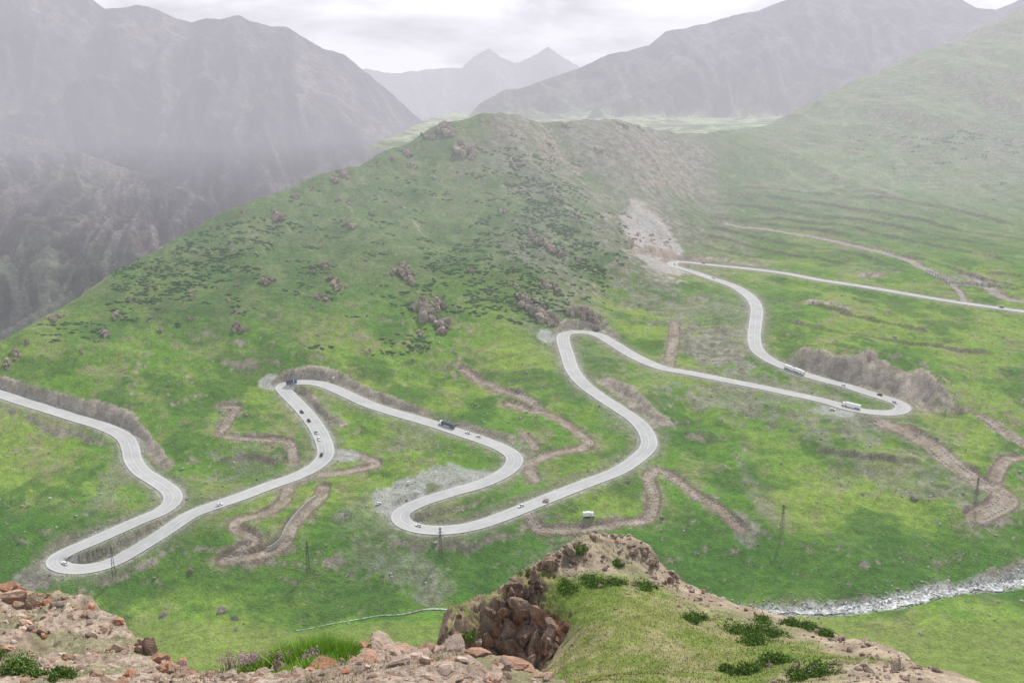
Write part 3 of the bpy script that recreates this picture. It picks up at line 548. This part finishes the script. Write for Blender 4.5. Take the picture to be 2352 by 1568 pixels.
n=14000;s_=rng.uniform(-.58,-.05,n);y=rng.uniform(8,26,n);x=s_*y;g=fbm(x/1.2,y/1.2,3,93);k=(y<np.interp(s_,fn.S,Ye[0])+.3)&(g>.5);x,y=x[k],y[k];n=len(x)
blades(B,x,y,zn(x,y)-.01,rng.uniform(.04,.15,n),.005,C(.2,.22,.08)*rng.uniform(.6,1.4,(n,1)))
B.out('wild_grass_clump',M_fol)
B=Build()
for u,dy,w in [(560,.4,70),(590,.6,60),(530,.4,60),(720,.9,60),(640,.6,60)]:
    x0,y0=near_xy(u,dy);n=60;r_=w/F*y0*.5;x=x0+rng.normal(size=n)*r_*.6;y=y0+rng.normal(size=n)*r_*.6;z=zn(x,y)
    hh=rng.uniform(.12,.3,n);blades(B,x,y,z,hh,.005,np.tile(C(.1,.16,.04),(n,1)),.1)
    for i in range(n): B.rock((x[i],y[i],z[i]+hh[i]),(.012,.012,.03),1,C(.5,.24,.42)*rng.uniform(.7,1.2))
B.out('wildflowers',M_fol)
B=Build();n=60000;s_=rng.uniform(.03,.6,n);y=rng.uniform(40,82,n);x=s_*y
bb=fs.sample(bare,x,y);k=(y<np.interp(s_,fs.S,Yes[0])+.2)&(bb<.35)&(fs.sample(sls,x,y)<1.1);x,y=x[k],y[k];n=len(x)
blades(B,x,y,zs(x,y)-.02,rng.uniform(.06,.18,n),.025,C(.19,.22,.06)*rng.uniform(.65,1.35,(n,1)))
B.out('spur_grass',M_fol)
# ---------- built objects
class MB:
    def __init__(s,mats): s.bm=bmesh.new();s.mats=mats
    def box(s,c,d,m,bev=0):
        r=bmesh.ops.create_cube(s.bm,size=1);
        for v in r['verts']: v.co=Vector((v.co.x*d[0]+c[0],v.co.y*d[1]+c[1],v.co.z*d[2]+c[2]))
        fs_={f for v in r['verts'] for f in v.link_faces}
        for f in fs_: f.material_index=m
        if bev: bmesh.ops.bevel(s.bm,geom=list({e for f in fs_ for e in f.edges}),offset=bev,segments=2,affect='EDGES',profile=.5)
    def prism(s,prof,w,m,inset=0):
        L=[s.bm.verts.new((x,-w/2+(inset if z>prof[0][1]+.3 else 0),z)) for x,z in prof];R=[s.bm.verts.new((x,w/2-(inset if z>prof[0][1]+.3 else 0),z)) for x,z in prof]
        n=len(prof);fl=[s.bm.faces.new(L[::-1]),s.bm.faces.new(R)]
        for i in range(n): fl.append(s.bm.faces.new((L[i],L[(i+1)%n],R[(i+1)%n],R[i])))
        for f in fl: f.material_index=m
    def wheel(s,x,y,r,w,m):
        q=bmesh.ops.create_cone(s.bm,cap_ends=True,segments=14,radius1=r,radius2=r,depth=w,matrix=Matrix.Translation((x,y,r))@Matrix.Rotation(math.pi/2,4,'X'))
        for f in {f for v in q['verts'] for f in v.link_faces}: f.material_index=m
    def beam(s,a,b,th,m=0):
        a=Vector(a);b=Vector(b);d=b-a;q=d.to_track_quat('Z','Y').to_matrix().to_4x4();q=Matrix.Translation((a+b)/2)@q
        r=bmesh.ops.create_cube(s.bm,size=1,matrix=q@Matrix.Diagonal((th,th,d.length,1)))
        for f in {f for v in r['verts'] for f in v.link_faces}: f.material_index=m
    def out(s,name,loc=(0,0,0),rz=0,pitch=0):
        bmesh.ops.recalc_face_normals(s.bm,faces=s.bm.faces);me=bpy.data.meshes.new(name);s.bm.to_mesh(me);s.bm.free()
        for m in s.mats: me.materials.append(m)
        ob=bpy.data.objects.new(name,me);ob.location=loc;ob.rotation_euler=(0,pitch,rz);bpy.context.scene.collection.objects.link(ob);return ob
M_gl=flat('window_glass',(.02,.025,.03),.1);M_ty=flat('tyre',(.02,.02,.02),.9)
CM={k:flat('paint_'+k,c,.35) for k,c in dict(white=(.8,.8,.8),silver=(.5,.5,.52),black=(.03,.03,.035),red=(.4,.03,.03),blue=(.05,.1,.3)).items()}
M_tarp_d=flat('tarpaulin_dark',(.06,.065,.09),.6);M_tarp_w=flat('tarpaulin_white',(.72,.72,.72),.6);M_lite=flat('lamp_lens',(.7,.1,.05),.3)
def car(col,loc,rz,pitch=0):
    b=MB([CM[col],M_gl,M_ty,M_lite])
    b.prism([(-2.2,.35),(-2.25,.8),(-2.1,1.0),(-1.0,1.02),(1.0,.98),(2.0,.85),(2.25,.65),(2.2,.35)],1.8,0)
    b.prism([(-1.75,1.0),(-1.35,1.48),(.25,1.5),(1.1,1.0)],1.55,1,.12)
    b.box((-.5,0,1.51),(1.5,1.25,.06),0)
    for x in(-1.35,1.4):
        for y in(-.82,.82): b.wheel(x,y,.34,.24,2)
    b.box((-2.25,.65,.78),(.05,.3,.15),3);b.box((-2.25,-.65,.78),(.05,.3,.15),3)
    for y in(-.95,.95): b.box((.75,y,1.02),(.15,.18,.13),0)
    return b.out('car',loc,rz,pitch)
def truck(cab,tarp,loc,rz,L=13.,pitch=0,name='semi_truck'):
    b=MB([CM[cab],M_gl,M_ty,tarp,M_dark,M_lite]);x0=L/2
    b.prism([(x0-2.4,.7),(x0-2.4,3.3),(x0-1.0,3.35),(x0-.15,2.5),(x0,1.6),(x0,.6)],2.4,0)
    b.prism([(x0-.95,2.35),(x0-1.0,3.0),(x0-.55,2.95),(x0-.08,2.3)],2.44,1);b.box((x0-.02,0,2.0),(.2,2.1,.75),1)
    b.box((x0+.05,0,.75),(.15,2.3,.4),4)
    b.box((-1.4,0,2.45),(L-2.9,2.5,2.7),3,.06);b.box((-.8,0,.95),(L-2,1.0,.25),4)
    for x in(x0-1.1,x0-3.4,-L/2+1.2,-L/2+2.5,-L/2+3.8):
        for y in(-1.05,1.05): b.wheel(x,y,.5,.35,2)
    b.box((-L/2+.0,0,1.0),(.1,2.3,.2),5)
    return b.out(name,loc,rz,pitch)
def onroad(u,v):
    q=cast([(u,v)])[0];k=int(np.argmin(((road[:,:2]-q[:2])**2).sum(1)));k=min(max(k,1),len(road)-2)
    t=road[k+1]-road[k-1];t/=np.linalg.norm(t);off=np.array([-t[1],t[0]]);sd=(q[:2]-road[k,:2])@off;sg=1 if sd>0 else -1
    p=road[k].copy();p[:2]+=off*2.8*sg;p[2]+=.37
    d=1 if sg<0 else -1;t=t*d
    return tuple(p),math.atan2(t[1],t[0]),-math.asin(t[2])
for u,v,c in [(147,1296,'white'),(500,1160,'white'),(742,1047,'black'),(730,1010,'white'),(722,995,'silver'),(705,970,'black'),(693,950,'black'),(1075,993,'white'),(1100,1000,'white'),(1198,1160,'white'),(965,1202,'white'),(1942,887,'white'),(2020,910,'black'),(2060,925,'silver'),(1640,640,'white'),(1548,608,'white'),(1615,602,'red'),(2300,708,'black')]:
    p,r_,pi_=onroad(u,v);car(c,p,r_,pi_)
for u,v,c,t_,L in [(669,882,'blue',M_tarp_d,9),(1025,982,'white',M_tarp_d,15),(1953,934,'white',M_tarp_w,15),(1814,851,'white',M_tarp_w,10),(1838,858,'white',M_tarp_w,10)]:
    p,r_,pi_=onroad(u,v);truck(c,t_,p,r_,L,pi_)
for u,v,c,r_ in [(870,1158,'white',.8),(938,1108,'white',1.6),(1912,944,'white',-.4)]:
    q=cast([(u,v)])[0];car(c,(q[0],q[1],zt(q[0],q[1])+.15),r_)
q=cast([(1352,1192)])[0];truck('white',M_tarp_w,(q[0],q[1],zt(q[0],q[1])+.2),.2,8,name='parked_truck')
def pylon(u,v,h=21):
    q=cast([(u,v)])[0];z=zt(q[0],q[1]);b=MB([M_dark]);w0=1.1;w1=.25
    W_=lambda t:w0+(w1-w0)*t
    K=8;cn_=[(-1,-1),(1,-1),(1,1),(-1,1)]
    for k in range(K):
        a,c=k/K,(k+1)/K
        for i in range(4):
            A=cn_[i];B_=cn_[(i+1)%4]
            b.beam((A[0]*W_(a),A[1]*W_(a),a*h),(A[0]*W_(c),A[1]*W_(c),c*h),.14)
            b.beam((A[0]*W_(a),A[1]*W_(a),a*h),(B_[0]*W_(c),B_[1]*W_(c),c*h),.08);b.beam((A[0]*W_(c),A[1]*W_(c),c*h),(B_[0]*W_(c),B_[1]*W_(c),c*h),.07)
    for zz,l in((h*.72,2.2),(h*.84,1.7),(h*.96,1.2)):
        b.beam((-l,0,zz),(l,0,zz),.15);b.beam((-l,0,zz),(0,0,zz+1),.08);b.beam((l,0,zz),(0,0,zz+1),.08)
        for s in(-1,1): b.beam((s*l,0,zz),(s*l,0,zz-.8),.1)
    b.out('power_pylon',(q[0],q[1],z-.2),.5)
for u,v in [(264,1338),(708,1312),(1012,1278),(1795,1230),(2240,1158)]: pylon(u,v)
def row(o,off,step,size,name,i0=0,i1=None,wall=False):
    o=o[i0:i1];t=tang(o);b=MB([M_conc]);n=np.c_[-t[:,1],t[:,0]];st=max(1,int(step/2))
    for k in range(0,len(o)-1,st):
        if name[0]=='c' and rng.random()<.2: continue
        x=o[k,0]+n[k,0]*off;y=o[k,1]+n[k,1]*off;z=zt(x,y);a=math.atan2(t[k,1],t[k,0])
        M=Matrix.Translation((x,y,z+size[2]/2-.1))@Matrix.Rotation(a,4,'Z')@Matrix.Diagonal((*size,1))
        bmesh.ops.create_cube(b.bm,size=1,matrix=M)
    b.out(name)
for i,(off,sz,nm,i0,i1) in {2:(2.6,(3.4,.7,3.),'retaining_wall',14,44),3:(2.6,(1.1,.6,.8),'concrete_footings',0,None),5:(2.2,(1.1,.6,.8),'concrete_footings',0,None),7:(4.5,(1.2,.8,1.),'concrete_footings',20,None),8:(3,(1.2,.8,1.),'concrete_footings',0,None),6:(2.8,(1.1,.6,.8),'concrete_footings',0,None),0:(2.1,(1.,.6,.8),'concrete_footings',0,60),1:(2.1,(1.,.6,.8),'concrete_footings',90,None)}.items():
    row(tracks[i][0],off,4.3 if nm[0]=='c' else 3.,sz,nm,i0,i1)
    if nm[0]=='c': row(tracks[i][0],-off,4.3,sz,nm,i0,i1)
q=cast([(2128,628),(2182,645)]);b=MB([M_conc]);dv=q[1]-q[0]
for k in range(9):
    p=q[0]+dv*k/8;z=zt(p[0],p[1]);b.box((p[0],p[1],z+2.5),(1.0,1.2,6),0)
for z_ in(1.5,5): b.beam((q[0][0],q[0][1],zt(q[0][0],q[0][1])+z_),(q[1][0],q[1][1],zt(q[1][0],q[1][1])+z_),.9)
b.out('retaining_wall')
# ---------- haze
def haze(name,b0,b1,sig,H):
    me=bpy.data.meshes.new(name);bm=bmesh.new();bmesh.ops.create_cube(bm,size=1)
    for v in bm.verts: v.co=Vector([b0[i]+(v.co[i]+.5)*(b1[i]-b0[i]) for i in range(3)])
    bm.to_mesh(me);bm.free();ob=bpy.data.objects.new(name,me);bpy.context.scene.collection.objects.link(ob)
    m=bpy.data.materials.new(name);m.use_nodes=True;nt=m.node_tree;nt.nodes.remove(nt.nodes['Principled BSDF'])
    a=N(nt,'ShaderNodeVolumeAbsorption');a.inputs['Color'].default_value=(0,0,0,1);a.inputs['Density'].default_value=sig
    e=N(nt,'ShaderNodeEmission');e.inputs['Color'].default_value=(*H,1);e.inputs['Strength'].default_value=sig
    ad=N(nt,'ShaderNodeAddShader');nt.links.new(a.outputs[0],ad.inputs[0]);nt.links.new(e.outputs[0],ad.inputs[1]);nt.links.new(ad.outputs[0],nt.nodes['Material Output'].inputs['Volume'])
    me.materials.append(m)
haze('haze',(-9000,-200,-600),(9000,6900,740),1.0e-4,(.72,.72,.79))
haze('mountain_haze',(-8900,800,145),(8900,6850,730),2.7e-4,(.75,.73,.81))
# ---------- light
el,az=math.radians(47),math.radians(24)
sd=Vector((math.sin(az)*math.cos(el),math.cos(az)*math.cos(el),math.sin(el)))
L=bpy.data.lights.new('sun','SUN');L.energy=5;L.angle=math.radians(.5);L.color=(1,.95,.84);lo=bpy.data.objects.new('sun',L);lo.rotation_euler=sd.to_track_quat('Z','Y').to_euler();bpy.context.scene.collection.objects.link(lo)
w=bpy.data.worlds.new('World');bpy.context.scene.world=w;w.use_nodes=True;nt=w.node_tree;bg=nt.nodes['Background'];Lk=nt.links.new
sk=N(nt,'ShaderNodeTexSky',sky_type='NISHITA');sk.sun_disc=False;sk.sun_elevation=el;sk.sun_rotation=az
sc=N(nt,'ShaderNodeVectorMath',operation='SCALE');Lk(sk.outputs[0],sc.inputs[0]);sc.inputs['Scale'].default_value=.13
tc=N(nt,'ShaderNodeTexCoord');mp=N(nt,'ShaderNodeMapping');mp.inputs['Scale'].default_value=(1,1,3.2);Lk(tc.outputs['Generated'],mp.inputs[0])
no=N(nt,'ShaderNodeTexNoise');no.inputs['Scale'].default_value=7;no.inputs['Detail'].default_value=9;no.inputs['Roughness'].default_value=.55;no.inputs['Distortion'].default_value=.3;Lk(mp.outputs[0],no.inputs['Vector'])
cr_=N(nt,'ShaderNodeValToRGB');cr_.color_ramp.elements[0].position=.36;cr_.color_ramp.elements[0].color=(.34,.34,.37,1);cr_.color_ramp.elements[1].position=.58;cr_.color_ramp.elements[1].color=(1,.99,.98,1);Lk(no.outputs['Fac'],cr_.inputs[0])
cs_=N(nt,'ShaderNodeVectorMath',operation='SCALE');Lk(cr_.outputs[0],cs_.inputs[0]);cs_.inputs['Scale'].default_value=3.0
sx=N(nt,'ShaderNodeSeparateXYZ');Lk(tc.outputs['Generated'],sx.inputs[0]);mr=N(nt,'ShaderNodeMapRange');mr.inputs[1].default_value=.1;mr.inputs[2].default_value=.35;mr.inputs[3].default_value=1;mr.inputs[4].default_value=.22;Lk(sx.outputs['Z'],mr.inputs[0])
mxx=N(nt,'ShaderNodeMix',data_type='RGBA');Lk(mr.outputs[0],mxx.inputs[0]);Lk(sc.outputs[0],mxx.inputs[6]);Lk(cs_.outputs[0],mxx.inputs[7]);Lk(mxx.outputs[2],bg.inputs['Color']);bg.inputs['Strength'].default_value=1
cam=bpy.data.cameras.new('camera');cam.sensor_width=36;cam.lens=36*F/2352;cam.clip_end=60000;cam.clip_start=.1
co=bpy.data.objects.new('camera',cam);co.location=(0,0,CZ);co.rotation_euler=(math.pi/2-P,0,0);bpy.context.scene.collection.objects.link(co);bpy.context.scene.camera=co
s=bpy.context.scene;s.view_settings.view_transform='Standard';s.view_settings.look='None';s.view_settings.exposure=0
